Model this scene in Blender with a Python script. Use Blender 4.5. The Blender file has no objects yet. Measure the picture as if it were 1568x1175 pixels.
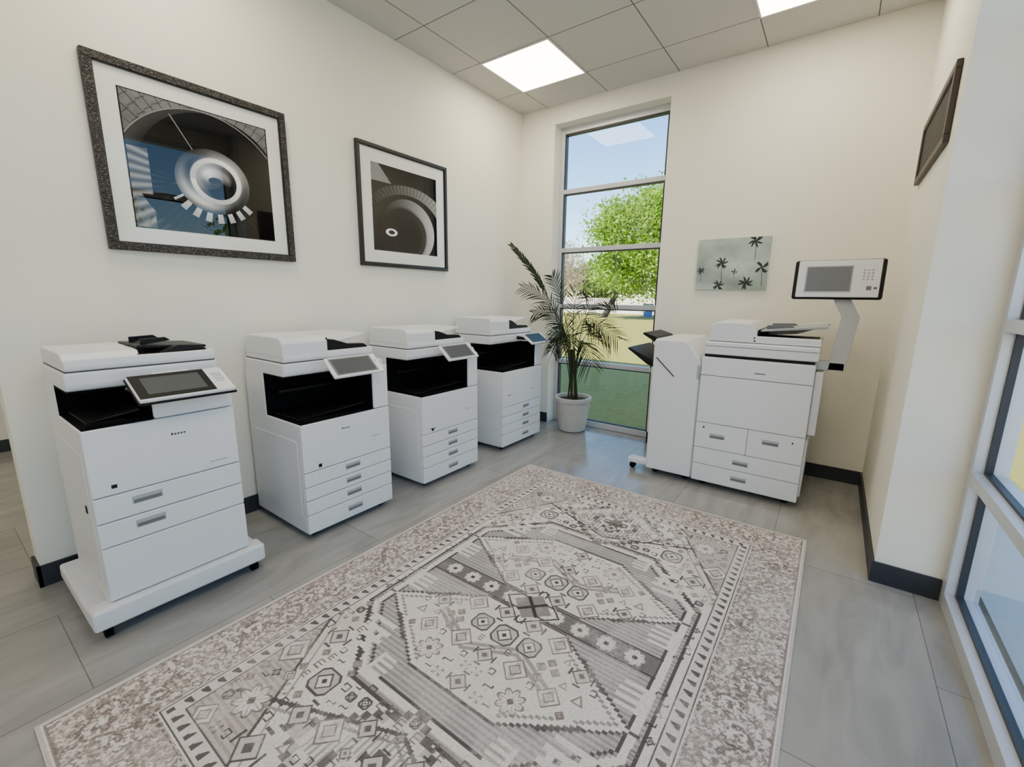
import bpy, bmesh, math, random
import numpy as np
from mathutils import Vector, Matrix
random.seed(3); rng=np.random.default_rng(5)
SC=bpy.context.scene.collection
# ------------------------------------------------------------ helpers
def s2l(c):
    return tuple(((x/12.92) if x<=0.04045 else ((x+0.055)/1.055)**2.4) for x in c)
def hexc(r,g,b): return s2l((r/255,g/255,b/255))
def mat(name,rgb,rough=.5,metal=0,coat=0,coat_r=.03,bump=None,noise=None,emit=0,spec=.5):
    m=bpy.data.materials.new(name); m.use_nodes=True; nt=m.node_tree; b=nt.nodes['Principled BSDF']
    c=hexc(*rgb); b.inputs['Base Color'].default_value=(*c,1); b.inputs['Roughness'].default_value=rough
    b.inputs['Metallic'].default_value=metal; b.inputs['Coat Weight'].default_value=coat; b.inputs['Coat Roughness'].default_value=coat_r
    b.inputs['Specular IOR Level'].default_value=spec
    tc=nt.nodes.new('ShaderNodeTexCoord')
    if noise:
        n=nt.nodes.new('ShaderNodeTexNoise'); n.inputs['Scale'].default_value=noise[0]; n.inputs['Detail'].default_value=5
        nt.links.new(tc.outputs['Object'],n.inputs['Vector'])
        mx=nt.nodes.new('ShaderNodeMix'); mx.data_type='RGBA'; mx.inputs['A'].default_value=(*c,1); mx.inputs['B'].default_value=(*hexc(*noise[1]),1)
        nt.links.new(n.outputs['Fac'],mx.inputs['Factor']); nt.links.new(mx.outputs['Result'],b.inputs['Base Color'])
    if bump:
        n2=nt.nodes.new('ShaderNodeTexNoise'); n2.inputs['Scale'].default_value=bump[0]; n2.inputs['Detail'].default_value=3
        nt.links.new(tc.outputs['Object'],n2.inputs['Vector'])
        bp=nt.nodes.new('ShaderNodeBump'); bp.inputs['Strength'].default_value=bump[1]; bp.inputs['Distance'].default_value=.01
        nt.links.new(n2.outputs['Fac'],bp.inputs['Height']); nt.links.new(bp.outputs['Normal'],b.inputs['Normal'])
    if emit:
        b.inputs['Emission Color'].default_value=(*c,1); b.inputs['Emission Strength'].default_value=emit
    return m
def empty(name,loc=(0,0,0),rz=0):
    o=bpy.data.objects.new(name,None); SC.objects.link(o); o.location=loc; o.rotation_euler=(0,0,rz); o.empty_display_size=.1; return o
def mesh_obj(name,me,parent=None,m=None):
    o=bpy.data.objects.new(name,me); SC.objects.link(o)
    if parent: o.parent=parent
    if m is not None: me.materials.append(m)
    return o
def finish(bm,name,parent,m,bevel=0,seg=3,smooth=True,wn=True):
    bmesh.ops.recalc_face_normals(bm,faces=bm.faces)
    if bevel>0:
        es=[e for e in bm.edges if len(e.link_faces)==2 and e.calc_face_angle(0)>.35]
        bmesh.ops.bevel(bm,geom=es,offset=bevel,segments=seg,profile=.5,affect='EDGES',clamp_overlap=True)
    me=bpy.data.meshes.new(name); bm.to_mesh(me); bm.free()
    o=mesh_obj(name,me,parent,m)
    if smooth:
        me.shade_smooth(); me.set_sharp_from_angle(angle=.7)
        if wn and bevel>0:
            w=o.modifiers.new('wn','WEIGHTED_NORMAL'); w.keep_sharp=True
    return o
def box(name,p,x0,x1,y0,y1,z0,z1,m,bevel=.003,seg=3):
    bm=bmesh.new(); bmesh.ops.create_cube(bm,size=1)
    for v in bm.verts:
        v.co=Vector((x0+(v.co.x+.5)*(x1-x0),y0+(v.co.y+.5)*(y1-y0),z0+(v.co.z+.5)*(z1-z0)))
    return finish(bm,name,p,m,bevel,seg)
def boxes(name,p,lst,m,bevel=0):
    bm=bmesh.new()
    for (x0,x1,y0,y1,z0,z1) in lst:
        r=bmesh.ops.create_cube(bm,size=1)
        for v in r['verts']:
            v.co=Vector((x0+(v.co.x+.5)*(x1-x0),y0+(v.co.y+.5)*(y1-y0),z0+(v.co.z+.5)*(z1-z0)))
    return finish(bm,name,p,m,bevel,2,smooth=bevel>0)
def quad(name,p,pts,m):
    me=bpy.data.meshes.new(name); me.from_pydata(pts,[],[(0,1,2,3)]); return mesh_obj(name,me,p,m)
def prism(name,p,poly,axis,a0,a1,m,bevel=.003,seg=3):
    bm=bmesh.new()
    def mk(q,a):
        return {'x':(a,q[0],q[1]),'y':(q[0],a,q[1]),'z':(q[0],q[1],a)}[axis]
    A=[bm.verts.new(mk(q,a0)) for q in poly]; B=[bm.verts.new(mk(q,a1)) for q in poly]
    bm.faces.new(A); bm.faces.new(B[::-1]); n=len(poly)
    for i in range(n): bm.faces.new([A[i],B[i],B[(i+1)%n],A[(i+1)%n]])
    return finish(bm,name,p,m,bevel,seg)
def cyl(name,p,a,b,r,m,r2=None,n=24,bevel=0):
    a=Vector(a);b=Vector(b);d=b-a;bm=bmesh.new()
    bmesh.ops.create_cone(bm,cap_ends=True,segments=n,radius1=r,radius2=r if r2 is None else r2,depth=d.length)
    M=Matrix.Translation((a+b)/2)@d.to_track_quat('Z','Y').to_matrix().to_4x4()
    bmesh.ops.transform(bm,matrix=M,verts=bm.verts)
    return finish(bm,name,p,m,bevel,2,wn=False)
def lathe(name,p,prof,c,m,n=48,flute=0,nf=24):
    bm=bmesh.new(); rings=[]
    for (r,z) in prof:
        ring=[]
        for i in range(n):
            t=2*math.pi*i/n; rr=r*(1+flute*math.cos(nf*t)) if flute else r
            ring.append(bm.verts.new((c[0]+rr*math.cos(t),c[1]+rr*math.sin(t),c[2]+z)))
        rings.append(ring)
    for A,B in zip(rings,rings[1:]):
        for i in range(n): bm.faces.new([A[i],A[(i+1)%n],B[(i+1)%n],B[i]])
    bm.faces.new(rings[0][::-1]); bm.faces.new(rings[-1])
    return finish(bm,name,p,m,0,wn=False)
def tilted(name,p,w,h,t,M,m,bevel=.004):
    bm=bmesh.new(); bmesh.ops.create_cube(bm,size=1)
    for v in bm.verts: v.co=Vector((v.co.x*w,v.co.y*h,v.co.z*t))
    o=finish(bm,name,p,m,bevel); o.matrix_local=M; return o
def painted(name,parent,W,H,nx,ny,func,m,M):
    u=np.linspace(0,1,nx); v=np.linspace(0,1,ny); U,V=np.meshgrid(u,v)
    co=np.zeros((nx*ny,3),np.float32); co[:,0]=(U*W).ravel(); co[:,1]=(V*H).ravel()
    col=func(U,V); col=np.clip(col,0,1)
    lin=np.where(col<=.04045,col/12.92,((col+.055)/1.055)**2.4)
    me=bpy.data.meshes.new(name); me.vertices.add(nx*ny); me.vertices.foreach_set('co',co.ravel())
    idx=np.arange(nx*ny).reshape(ny,nx)
    q=np.stack([idx[:-1,:-1],idx[:-1,1:],idx[1:,1:],idx[1:,:-1]],-1).reshape(-1,4).astype(np.int32)
    me.loops.add(q.size); me.loops.foreach_set('vertex_index',q.ravel())
    me.polygons.add(len(q)); me.polygons.foreach_set('loop_start',np.arange(0,q.size,4,dtype=np.int32))
    me.update(calc_edges=True); me.validate()
    ca=me.color_attributes.new('Col','FLOAT_COLOR','POINT')
    c4=np.ones((nx*ny,4),np.float32); c4[:,:3]=lin.reshape(-1,3); ca.data.foreach_set('color',c4.ravel())
    o=mesh_obj(name,me,parent,m); o.matrix_local=M; return o
def attr_mat(name,rough,coat=0,bump=None,spec=.5):
    m=mat(name,(128,128,128),rough,coat=coat,coat_r=.0,bump=bump,spec=spec); nt=m.node_tree
    if coat: nt.nodes['Principled BSDF'].inputs['Coat IOR'].default_value=1.5
    a=nt.nodes.new('ShaderNodeAttribute'); a.attribute_name='Col'; nt.links.new(a.outputs['Color'],nt.nodes['Principled BSDF'].inputs['Base Color']); return m
def vnoise(X,Y,sc,seed):
    r=np.random.default_rng(seed); G=r.random((256,256)); x=X*sc; y=Y*sc; xi=np.floor(x).astype(int); yi=np.floor(y).astype(int)
    fx=x-xi; fy=y-yi; fx=fx*fx*(3-2*fx); fy=fy*fy*(3-2*fy)
    g=lambda a,b:G[a%256,b%256]
    return (g(xi,yi)*(1-fx)+g(xi+1,yi)*fx)*(1-fy)+(g(xi,yi+1)*(1-fx)+g(xi+1,yi+1)*fx)*fy
def fbm(X,Y,sc,seed,o=4):
    s=0;a=.5
    for i in range(o): s=s+a*vnoise(X,Y,sc*2**i,seed+i); a*=.5
    return s/(1-.5**o)
# ------------------------------------------------------------ camera
p,r,yaw,h=.195,.012,.6277,1.3652
F=Vector((-math.sin(yaw)*math.cos(p),math.cos(yaw)*math.cos(p),-math.sin(p)))
R=Vector((math.cos(yaw),math.sin(yaw),0)); U=R.cross(F)
R2=R*math.cos(r)+U*math.sin(r); U2=-R*math.sin(r)+U*math.cos(r)
cam=bpy.data.cameras.new('camera'); co=bpy.data.objects.new('camera',cam); SC.objects.link(co)
Mc=Matrix((R2,U2,-F)).transposed().to_4x4(); Mc.translation=(2.86,0,h); co.matrix_world=Mc
cam.lens=36*673.06/1568; cam.sensor_width=36; cam.clip_start=.02; cam.clip_end=500
bpy.context.scene.camera=co
# ------------------------------------------------------------ materials
wallm=mat('wall_paint',(233,230,217),.75,bump=(180,.04))
basem=mat('baseboard_rubber',(40,42,48),.5)
white=mat('printer_white',(221,222,224),.40,bump=(900,.02))
white2=mat('printer_offwhite',(206,208,211),.45)
lgray=mat('plastic_light_gray',(160,164,168),.45)
gray=mat('plastic_gray',(100,103,107),.45)
dark=mat('seam_dark',(52,54,57),.6)
black=mat('plastic_black',(8,8,9),.45,spec=.25)
blackm=mat('plastic_black_matte',(5,5,6),.8,spec=.1)
screen=mat('screen_glass',(78,80,82),.5,spec=.15)
screend=mat('screen_dark',(44,60,72),.3,spec=.3)
alum=mat('aluminium_frame',(196,199,204),.4,metal=.25)
blk_alu=mat('gasket_dark',(38,42,48),.5)
def floor_mat():
    m=bpy.data.materials.new('floor_tile'); m.use_nodes=True; nt=m.node_tree; b=nt.nodes['Principled BSDF']; L=nt.links.new
    tc=nt.nodes.new('ShaderNodeTexCoord'); mp=nt.nodes.new('ShaderNodeMapping'); mp.inputs['Rotation'].default_value=(0,0,math.pi/2); mp.inputs['Location'].default_value=(.2,.28,0)
    L(tc.outputs['Object'],mp.inputs[0])
    br=nt.nodes.new('ShaderNodeTexBrick'); br.offset=.5
    br.inputs['Scale'].default_value=1; br.inputs['Brick Width'].default_value=1.2; br.inputs['Row Height'].default_value=.6; br.inputs['Mortar Size'].default_value=.0018; br.inputs['Mortar Smooth'].default_value=.2
    br.inputs['Color1'].default_value=(*hexc(142,140,137),1); br.inputs['Color2'].default_value=(*hexc(152,150,146),1); br.inputs['Mortar'].default_value=(*hexc(102,100,98),1)
    L(mp.outputs[0],br.inputs['Vector'])
    mp2=nt.nodes.new('ShaderNodeMapping'); mp2.inputs['Scale'].default_value=(5,1.3,1); mp2.inputs['Rotation'].default_value=(0,0,.12); L(tc.outputs['Object'],mp2.inputs[0])
    n=nt.nodes.new('ShaderNodeTexNoise'); n.inputs['Scale'].default_value=1.5; n.inputs['Detail'].default_value=7; n.inputs['Distortion'].default_value=1.2; L(mp2.outputs[0],n.inputs['Vector'])
    rp=nt.nodes.new('ShaderNodeValToRGB'); rp.color_ramp.elements[0].position=.3; rp.color_ramp.elements[0].color=(.82,.82,.82,1); rp.color_ramp.elements[1].position=.7; rp.color_ramp.elements[1].color=(1.1,1.1,1.1,1)
    L(n.outputs['Fac'],rp.inputs[0])
    mx=nt.nodes.new('ShaderNodeMix'); mx.data_type='RGBA'; mx.blend_type='MULTIPLY'; mx.inputs['Factor'].default_value=1
    L(br.outputs['Color'],mx.inputs['A']); L(rp.outputs['Color'],mx.inputs['B']); L(mx.outputs['Result'],b.inputs['Base Color'])
    b.inputs['Roughness'].default_value=.18
    bp=nt.nodes.new('ShaderNodeBump'); bp.inputs['Strength'].default_value=.08; bp.inputs['Distance'].default_value=.002; L(n.outputs['Fac'],bp.inputs['Height']); L(bp.outputs['Normal'],b.inputs['Normal'])
    return m
def ceil_mat():
    m=bpy.data.materials.new('ceiling_tile'); m.use_nodes=True; nt=m.node_tree; b=nt.nodes['Principled BSDF']; L=nt.links.new
    tc=nt.nodes.new('ShaderNodeTexCoord'); sx=nt.nodes.new('ShaderNodeSeparateXYZ'); L(tc.outputs['Object'],sx.inputs[0])
    outs=[]
    for ax,off,per in (('X',.31,.634),('Y',3.03,.605)):
        a=nt.nodes.new('ShaderNodeMath'); a.operation='SUBTRACT'; L(sx.outputs[ax],a.inputs[0]); a.inputs[1].default_value=off-per*40.5
        d=nt.nodes.new('ShaderNodeMath'); d.operation='DIVIDE'; L(a.outputs[0],d.inputs[0]); d.inputs[1].default_value=per
        f=nt.nodes.new('ShaderNodeMath'); f.operation='FRACT'; L(d.outputs[0],f.inputs[0])
        s=nt.nodes.new('ShaderNodeMath'); s.operation='SUBTRACT'; L(f.outputs[0],s.inputs[0]); s.inputs[1].default_value=.5
        ab=nt.nodes.new('ShaderNodeMath'); ab.operation='ABSOLUTE'; L(s.outputs[0],ab.inputs[0])
        l=nt.nodes.new('ShaderNodeMath'); l.operation='LESS_THAN'; L(ab.outputs[0],l.inputs[0]); l.inputs[1].default_value=.0062; outs.append(l)
    mxm=nt.nodes.new('ShaderNodeMath'); mxm.operation='MAXIMUM'; L(outs[0].outputs[0],mxm.inputs[0]); L(outs[1].outputs[0],mxm.inputs[1])
    n=nt.nodes.new('ShaderNodeTexNoise'); n.inputs['Scale'].default_value=260; n.inputs['Detail'].default_value=2; L(tc.outputs['Object'],n.inputs['Vector'])
    rp=nt.nodes.new('ShaderNodeValToRGB'); rp.color_ramp.elements[0].position=.3; rp.color_ramp.elements[0].color=(*hexc(186,185,181),1); rp.color_ramp.elements[1].position=.6; rp.color_ramp.elements[1].color=(*hexc(198,197,193),1); L(n.outputs['Fac'],rp.inputs[0])
    mx=nt.nodes.new('ShaderNodeMix'); mx.data_type='RGBA'; L(mxm.outputs[0],mx.inputs['Factor']); L(rp.outputs['Color'],mx.inputs['A']); mx.inputs['B'].default_value=(*hexc(106,103,98),1)
    L(mx.outputs['Result'],b.inputs['Base Color']); b.inputs['Roughness'].default_value=.9; return m
# ------------------------------------------------------------ room shell
ZC=3.198; YB=4.06; XW=3.165; XG=3.41; XO=3.53
box('floor',None,-2.8,XO,-3.1,4.32,-.12,0,floor_mat(),0)
box('ceiling',None,-2.8,XO,-3.1,4.32,ZC,ZC+.08,ceil_mat(),0)
box('wall_left',None,-.14,0,.2036,YB,0,ZC,wallm,0)
boxes('wall_back',None,[(-2.8,.40,YB,4.32,0,ZC),(1.525,XO,YB,4.32,0,ZC),(.40,1.525,YB,4.32,3.03,ZC),(.40,1.525,YB+.12,4.32,-.1,.0)],wallm)
boxes('wall_right',None,[(XW,XO,2.65,YB,0,ZC),(XG,XO,-3.1,2.65,3.03,ZC)],wallm)
box('wall_hall',None,-2.9,-2.8,-3.1,4.32,0,ZC,wallm,0)
box('wall_front',None,-2.8,XO,-3.2,-3.1,0,ZC,wallm,0)
bh=.105
boxes('baseboard_left',None,[(0,.012,.19,YB,0,bh),(-.14,.012,.19,.2036,0,bh)],basem)
boxes('baseboard_back',None,[(0,.40,YB-.012,YB,0,bh),(1.525,XW,YB-.012,YB,0,bh)],basem)
boxes('baseboard_right',None,[(XW-.012,XW,2.638,YB-.012,0,bh),(XW,XG-.002,2.638,2.65,0,bh)],basem)
boxes('baseboard_hall',None,[(-2.8,-2.788,-3.1,YB,0,bh)],basem)
boxes('baseboard_front',None,[(-2.788,XG,-3.1,-3.088,0,bh)],basem)
stucco=mat('stucco',(205,196,180),.9,bump=(60,.3))
boxes('roof',None,[(-9,XO+.05,-9,4.36,ZC+.1,4.8)],stucco)
panel=mat('light_panel',(255,242,217),.5,emit=1)
panel.node_tree.nodes['Principled BSDF'].inputs['Emission Strength'].default_value=16.5
trimm=mat('light_trim',(225,225,222),.5)
k=0
for cx0 in (.31,2.212,-1.6):
    for cy0 in (3.03,.61,-1.81):  # rear row and hall panels are unseen, added to brighten room and hall
        if cx0<0 and cy0>1: continue
        e=empty('ceiling_light_panel' if k==0 else 'ceiling_light_panel.%03d'%k); k+=1
        x0,x1,y0,y1=cx0,cx0+.634,cy0,cy0+.605
        boxes('diffuser',e,[(x0+.012,x1-.012,y0+.012,y1-.012,ZC-.006,ZC-.001)],panel)
        boxes('trim_ring',e,[(x0,x1,y0,y0+.012,ZC-.009,ZC-.0005),(x0,x1,y1-.012,y1,ZC-.009,ZC-.0005),(x0,x0+.012,y0+.012,y1-.012,ZC-.009,ZC-.0005),(x1-.012,x1,y0+.012,y1-.012,ZC-.009,ZC-.0005)],trimm)
def glass_mat(name,tint):
    m=bpy.data.materials.new(name); m.use_nodes=True; nt=m.node_tree; nt.nodes.clear(); L=nt.links.new
    o=nt.nodes.new('ShaderNodeOutputMaterial'); t=nt.nodes.new('ShaderNodeBsdfTransparent'); t.inputs[0].default_value=(*tint,1)
    g=nt.nodes.new('ShaderNodeBsdfGlossy'); g.inputs['Roughness'].default_value=.0
    lw=nt.nodes.new('ShaderNodeLayerWeight'); lw.inputs['Blend'].default_value=.5
    pw=nt.nodes.new('ShaderNodeMath'); pw.operation='POWER'; L(lw.outputs['Facing'],pw.inputs[0]); pw.inputs[1].default_value=5
    ma=nt.nodes.new('ShaderNodeMath'); ma.operation='MULTIPLY_ADD'; L(pw.outputs[0],ma.inputs[0]); ma.inputs[1].default_value=.85; ma.inputs[2].default_value=.06
    mx=nt.nodes.new('ShaderNodeMixShader'); L(ma.outputs[0],mx.inputs[0]); L(t.outputs[0],mx.inputs[1]); L(g.outputs[0],mx.inputs[2]); L(mx.outputs[0],o.inputs[0]); return m
glass=glass_mat('window_glass',(.92,.94,.93))
ML=[.68,1.276,1.848,2.424]
w=empty('window_1')
yg0,yg1=4.19,4.26
x0,x1=.40,1.525
boxes('frame',w,[(x0,x0+.045,yg0,yg1,0,3.03),(x1-.045,x1,yg0,yg1,0,3.03),(x0+.045,x1-.045,yg0,yg1,0,.06),(x0+.045,x1-.045,yg0,yg1,2.97,3.03)]+[(x0+.045,x1-.045,yg0,yg1,z-.022,z+.022) for z in ML],alum,.003)
boxes('gasket',w,[(x0+.045,x0+.058,yg0+.005,yg1-.02,.06,2.97),(x1-.058,x1-.045,yg0+.005,yg1-.02,.06,2.97),(x0+.058,x1-.058,yg0+.005,yg1-.02,2.955,2.97),(x0+.058,x1-.058,yg0+.02,yg1-.02,.06,.07)]+[(x0+.058,x1-.058,yg0+.005,yg1-.02,z-.032,z-.022) for z in ML],blk_alu)
quad('glass_pane',w,[(x0+.045,4.225,.06),(x1-.045,4.225,.06),(x1-.045,4.225,2.97),(x0+.045,4.225,2.97)],glass)
k=2
ys=[2.638,1.36,.08,-1.2,-2.48]
for a,b in zip(ys[1:],ys[:-1]):
    w=empty('window_%d'%k); k+=1
    fx0,fx1=XG,XG+.11
    boxes('frame',w,[(fx0,fx1,b-.055,b,0,3.03),(fx0,fx1,a,a+.005,0,3.03),(fx0,fx1,a+.005,b-.055,0,.07),(fx0,fx1,a+.005,b-.055,2.97,3.03)]+[(fx0,fx1,a+.005,b-.055,z-.025,z+.025) for z in (.63,1.276,1.848,2.424)],alum,.003)
    gx0,gx1=XG+.036,XG+.060
    boxes('gasket',w,[(gx0,gx1,b-.068,b-.055,.07,2.97),(gx0,gx1,a+.005,a+.018,.07,2.97)]+[(gx0,gx1,a+.018,b-.068,z+q0,z+q1) for z in (.63,1.276,1.848,2.424) for q0,q1 in ((-.037,-.025),(.025,.037))]+[(gx0,gx1,a+.018,b-.068,.07,.085)],blk_alu)
    quad('glass_pane',w,[(XG+.048,a+.005,.07),(XG+.048,b-.055,.07),(XG+.048,b-.055,2.97),(XG+.048,a+.005,2.97)],glass)
boxes('wall_corner',None,[(XG,XO,-3.1,-2.48,0,3.03)],wallm)
# ------------------------------------------------------------ rug
def rug_func(U,V):
    W,H=1.92,2.83
    a=U*W-W/2; b=V*H-H/2
    col=np.zeros(U.shape+(3,)); A=lambda c:np.array(c)/255.
    cream=A((220,213,205)); mid=A((148,142,138)); dk=A((80,75,74)); taupe=A((160,147,138)); lt=A((186,179,173))
    col[:]=cream
    def put(mask,c,al=1.0):
        mk=np.clip(mask.astype(float),0,1)[...,None]*al
        col[:]=col*(1-mk)+np.array(c)*mk
    e=np.minimum(W/2-abs(a),H/2-abs(b))
    aa=abs(a); bb=abs(b)
    hatch=(np.sin(b*2*math.pi/.021)>.15); hatch2=(np.sin(a*2*math.pi/.021)>.15)
    # warm patches of ground, as in an overdyed vintage weave
    put(fbm(a+2,b+2,3,55,3)>.56,A((204,193,183)),.6)
    spv=aa/.66+bb/1.13
    put((spv>1.5),lt); put((spv>1.5)&hatch,taupe,.7)
    put((abs(spv-1.5)<.010),dk,.9); put((abs(spv-1.44)<.006),mid)
    # stepped side: quantise so outlines read as woven steps
    qa=np.round(aa/.014)*.014; qb=np.round(bb/.014)*.014
    oc=np.maximum(np.maximum(qa/.61,qb/.70),(qa+qb)/1.02)
    put(oc<1,A((176,170,167))); put((oc<1)&hatch,A((142,137,135)),.85)
    put(abs(oc-1)<.012,dk,.95); put((abs(oc-.96)<.02),cream); put(abs(oc-.925)<.008,dk,.9)
    def comb(cx,cy,sx_,sy_,s,kind=0):
        X=(a-cx)*sx_/s; Y=(b-cy)*sy_/s
        m_=((abs(X+.8)<.17)&(abs(Y)<.95))
        for yy in (-.8,-.27,.27,.8): m_|=(abs(Y-yy)<.14)&(X>-.8)&(X<.75-.25*abs(yy))
        if kind: m_|=(abs(X-.3)<.14)&(abs(Y)<.4)
        put(m_,cream)
    for s in (1,-1):
        q=b*s
        qq=np.round(abs(q-.30)/.012)*.012; qx=np.round(aa/.018)*.018
        hx=np.maximum(qq/.235,(qx*.62+qq)/.36)
        put((hx<1)&(q>0.055),cream); put((abs(hx-1)<.025)&(q>0.055),dk,.85); put((abs(hx-.90)<.013)&(q>.055),mid)
        for sa in (1,-1): comb(.43*sa,.52*s,-sa,s,.085,1); comb(.515*sa,.17*s,-sa,s,.062); comb(.27*sa,.605*s,-sa,s,.05)
        dm=(np.floor(aa/.028)*.028)+(np.floor(abs(q-.92)/.028)*.028)*1.15
        put(dm<.31,lt); put((dm<.31)&(dm>.28),dk,.8); put(dm<.25,cream); put((dm<.2)&hatch2,mid,.8); put(dm<.12,cream); put((dm<.12)&(dm>.09),dk,.8); put(dm<.04,dk,.8)
        ch=q-(.735+qa*.40); put((abs(ch)<.008)&(aa<.6),dk,.9); put((abs(ch-.03)<.006)&(aa<.6),mid)
        # arrow / bird shaped bar inside the hexagon
        z2=q-(.30+.10*np.abs(((a/.20+.5)%2)-1)-.05); put((abs(z2)<.024)&(aa<.31)&(hx<.85),mid,.9); put((abs(z2)<.005)&(aa<.31)&(hx<.85),cream,.9)
    put((bb<.046)&(aa<.56),A((116,111,110))); put((abs(bb-.05)<.004)&(aa<.57),dk)
    for k_ in range(-4,5):
        cx=k_*.118; rr=np.hypot(a-cx,b); th=np.arctan2(b,a-cx); pet=.042*(.72+.28*abs(np.cos(4*th)))
        put((rr<pet),cream); put((rr<.011),dk); put((abs(np.sin(4*th))<.16)&(rr<pet)&(rr>.012),mid)
    dmc=abs(a)*.9+abs(b); put(dmc<.13,cream); put(abs(dmc-.120)<.006,dk); put((dmc<.088),A((140,131,127))); put((abs(abs(a)-abs(b))<.012)&(dmc<.095),A((68,62,61)))
    def stamp(cx,cy,kind,s):
        i0=np.searchsorted(a[0],cx-s*1.3); i1=np.searchsorted(a[0],cx+s*1.3); j0=np.searchsorted(b[:,0],cy-s*1.3); j1=np.searchsorted(b[:,0],cy+s*1.3)
        if i1<=i0 or j1<=j0: return
        X=(a[j0:j1,i0:i1]-cx)/s; Y=(b[j0:j1,i0:i1]-cy)/s; sub=col[j0:j1,i0:i1]
        lw=max(.07,.0036/s)
        def P(mk,c,al=1):
            mk=mk.astype(float)[...,None]*al; sub[:]=sub*(1-mk)+np.array(c)*mk
        rr=np.hypot(X,Y); th=np.arctan2(Y,X); d=abs(X)+abs(Y); mxx=np.maximum(abs(X),abs(Y))
        c2=dk if kind%2 else A((116,104,98))
        if kind==0: P(d<1,cream); P(abs(d-.92)<lw,c2,.9); P((d<.75)&(abs(X)<.25),lt); P(abs(d-.45)<lw,c2,.85)
        elif kind==1:
            sq=np.maximum(mxx,d*.62); P(sq<.9,lt); P(abs(sq-.84)<lw,c2,.9); P(d<.62,cream); P(abs(d-.62)<lw,c2,.9); P(d<.22,c2)
        elif kind==2:
            P((abs(X+.6)<.12)&(abs(Y)<.85),c2,.9)
            for yy in (-.7,0,.7): P((abs(Y-yy)<.12)&(X>-.6)&(X<.6),c2,.9)
        elif kind==3: # hooked diamond
            P(d<.8,A((196,187,180))); P(abs(d-.75)<lw,c2,.9); P(d<.3,c2,.8)
            for sx_ in (1,-1):
                P((abs(X-sx_*.9)<.08)&(abs(Y)<.35),c2,.9); P((abs(Y-sx_*.95)<.08)&(abs(X)<.3),c2,.9)
        elif kind==4: P((abs(abs(X)-abs(Y))<.10)&(mxx<.8),c2,.9); P((mxx<.2),cream); P((abs(mxx-.75)<.08)&(d>1),c2,.85)
        elif kind==5: P((abs(Y)<.12)&(abs(X)<.8),c2,.9); P((abs(X-.7)<.12)&(Y>0)&(Y<.6),c2,.9); P((abs(X+.7)<.12)&(Y<0)&(Y>-.6),c2,.9)
        elif kind==6:
            tri=(Y>-.7)&(abs(X)<(.8-Y)*.55); P(tri,c2,.8); P((Y>-.5)&(abs(X)<(.4-Y)*.5),cream)
        elif kind==7: P((abs(mxx-.6)<.12)&(th>-1.9),c2,.9); P((abs(Y+.6)<.1)&(abs(X)<.5),c2,.9)
        elif kind==8:
            pt_=.55+.35*abs(np.cos(4*th)); P((rr<pt_),cream); P((abs(rr-pt_)<lw),c2,.9); P(d<.25,c2); P((abs(np.sin(4*th))<.2)&(rr<pt_),mid,.8)
    rs=random.Random(17)
    pts=[];tries=0
    while len(pts)<340 and tries<80000:
        tries+=1
        x=rs.uniform(0,.63); y=rs.uniform(.07,1.09); s=rs.choice([.045,.036,.03,.026,.022,.020,.018]) if tries>2500 else rs.choice([.070,.058,.05])
        if x<s*1.1: x=0
        oc_=max(x/.61,y/.70,(x+y)/1.02)
        if .84<oc_<1.12 and s>.025: continue
        if all((x-q[0])**2+(y-q[1])**2>((s+q[2])*1.08)**2 for q in pts):
            pts.append((x,y,s,rs.choice([0,1,2,2,3,4,5,5,6,7,7]) if s<.04 else rs.choice([0,1,3,3,8])))
    for (x,y,s,k_) in pts:
        hx_=max(abs(y-.30)/.235,(x*.62+abs(y-.30))/.36); oc_=max(x/.61,y/.70,(x+y)/1.02)
        if oc_<.98 and hx_>.9 : continue
        for sx_ in ((1,-1) if x>0 else (1,)):
            for sy_ in (1,-1): stamp(x*sx_,y*sy_,k_,s)
    bd=e<.31; put(bd,cream)
    band=(e>.02)&(e<.245)
    along=np.where(W/2-aa<H/2-bb,b,a)
    ee=e-.1325
    fl=np.cos(along*2*math.pi/.23)*.07; vine=abs(ee-fl*.9)
    put(band,A((192,181,173)))
    put(band&(vine<.009),A((118,106,100)),.85)
    ros=np.hypot(((along+.0575)%.115)-.0575,ee-np.sign(np.cos(along*2*math.pi/.23))*.02); th=np.arctan2(ee,((along+.0575)%.115)-.0575)
    rad=.042*(.7+.3*abs(np.cos(3*th)))
    put(band&(ros<rad),A((216,209,202))); put(band&(abs(ros-rad)<.004),A((108,98,93)),.9); put(band&(ros<.012),A((112,102,98)),.9)
    nz=fbm(a+5,b+5,84,3,3); nz2=fbm(a+9,b+3,130,8,2)
    put(band&(nz>.57),A((142,129,121)),.75); put(band&(nz<.42),A((220,214,207)),.8)
    put(band&(nz2>.63),A((112,101,96)),.7)
    g=(e>.25)&(e<.31); put(g,A((210,203,196)))
    put((abs(e-.252)<.003)|(abs(e-.308)<.003),A((80,74,73)),.9)
    ph=(along%.05)/.05; put(g&(abs(e-.28)<.016)&(ph<.45)&((e-.264)/.032<ph/.45+.35),A((84,77,75)),.9)
    put((abs(e-.018)<.003),A((122,112,106)),.8); put(e<.01,A((192,184,177)))
    put((abs(e-.236)<.003)&(np.sin(along*2*math.pi/.03)>0),A((98,90,87)),.8)
    wear=fbm(a+3,b+1,7,21,5); wr=fbm(a+3,b+1,120,31,2)
    k1=np.clip((wear-.47)*2.8,0,.38)*np.clip(wr*1.5,0,1); col[:]=col*(1-k1[...,None])+A((212,205,198))*k1[...,None]
    col[:]=col*(.93+.12*vnoise(a+7,b+7,230,77))[...,None]
    return col
rug=empty('area_rug')
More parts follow.
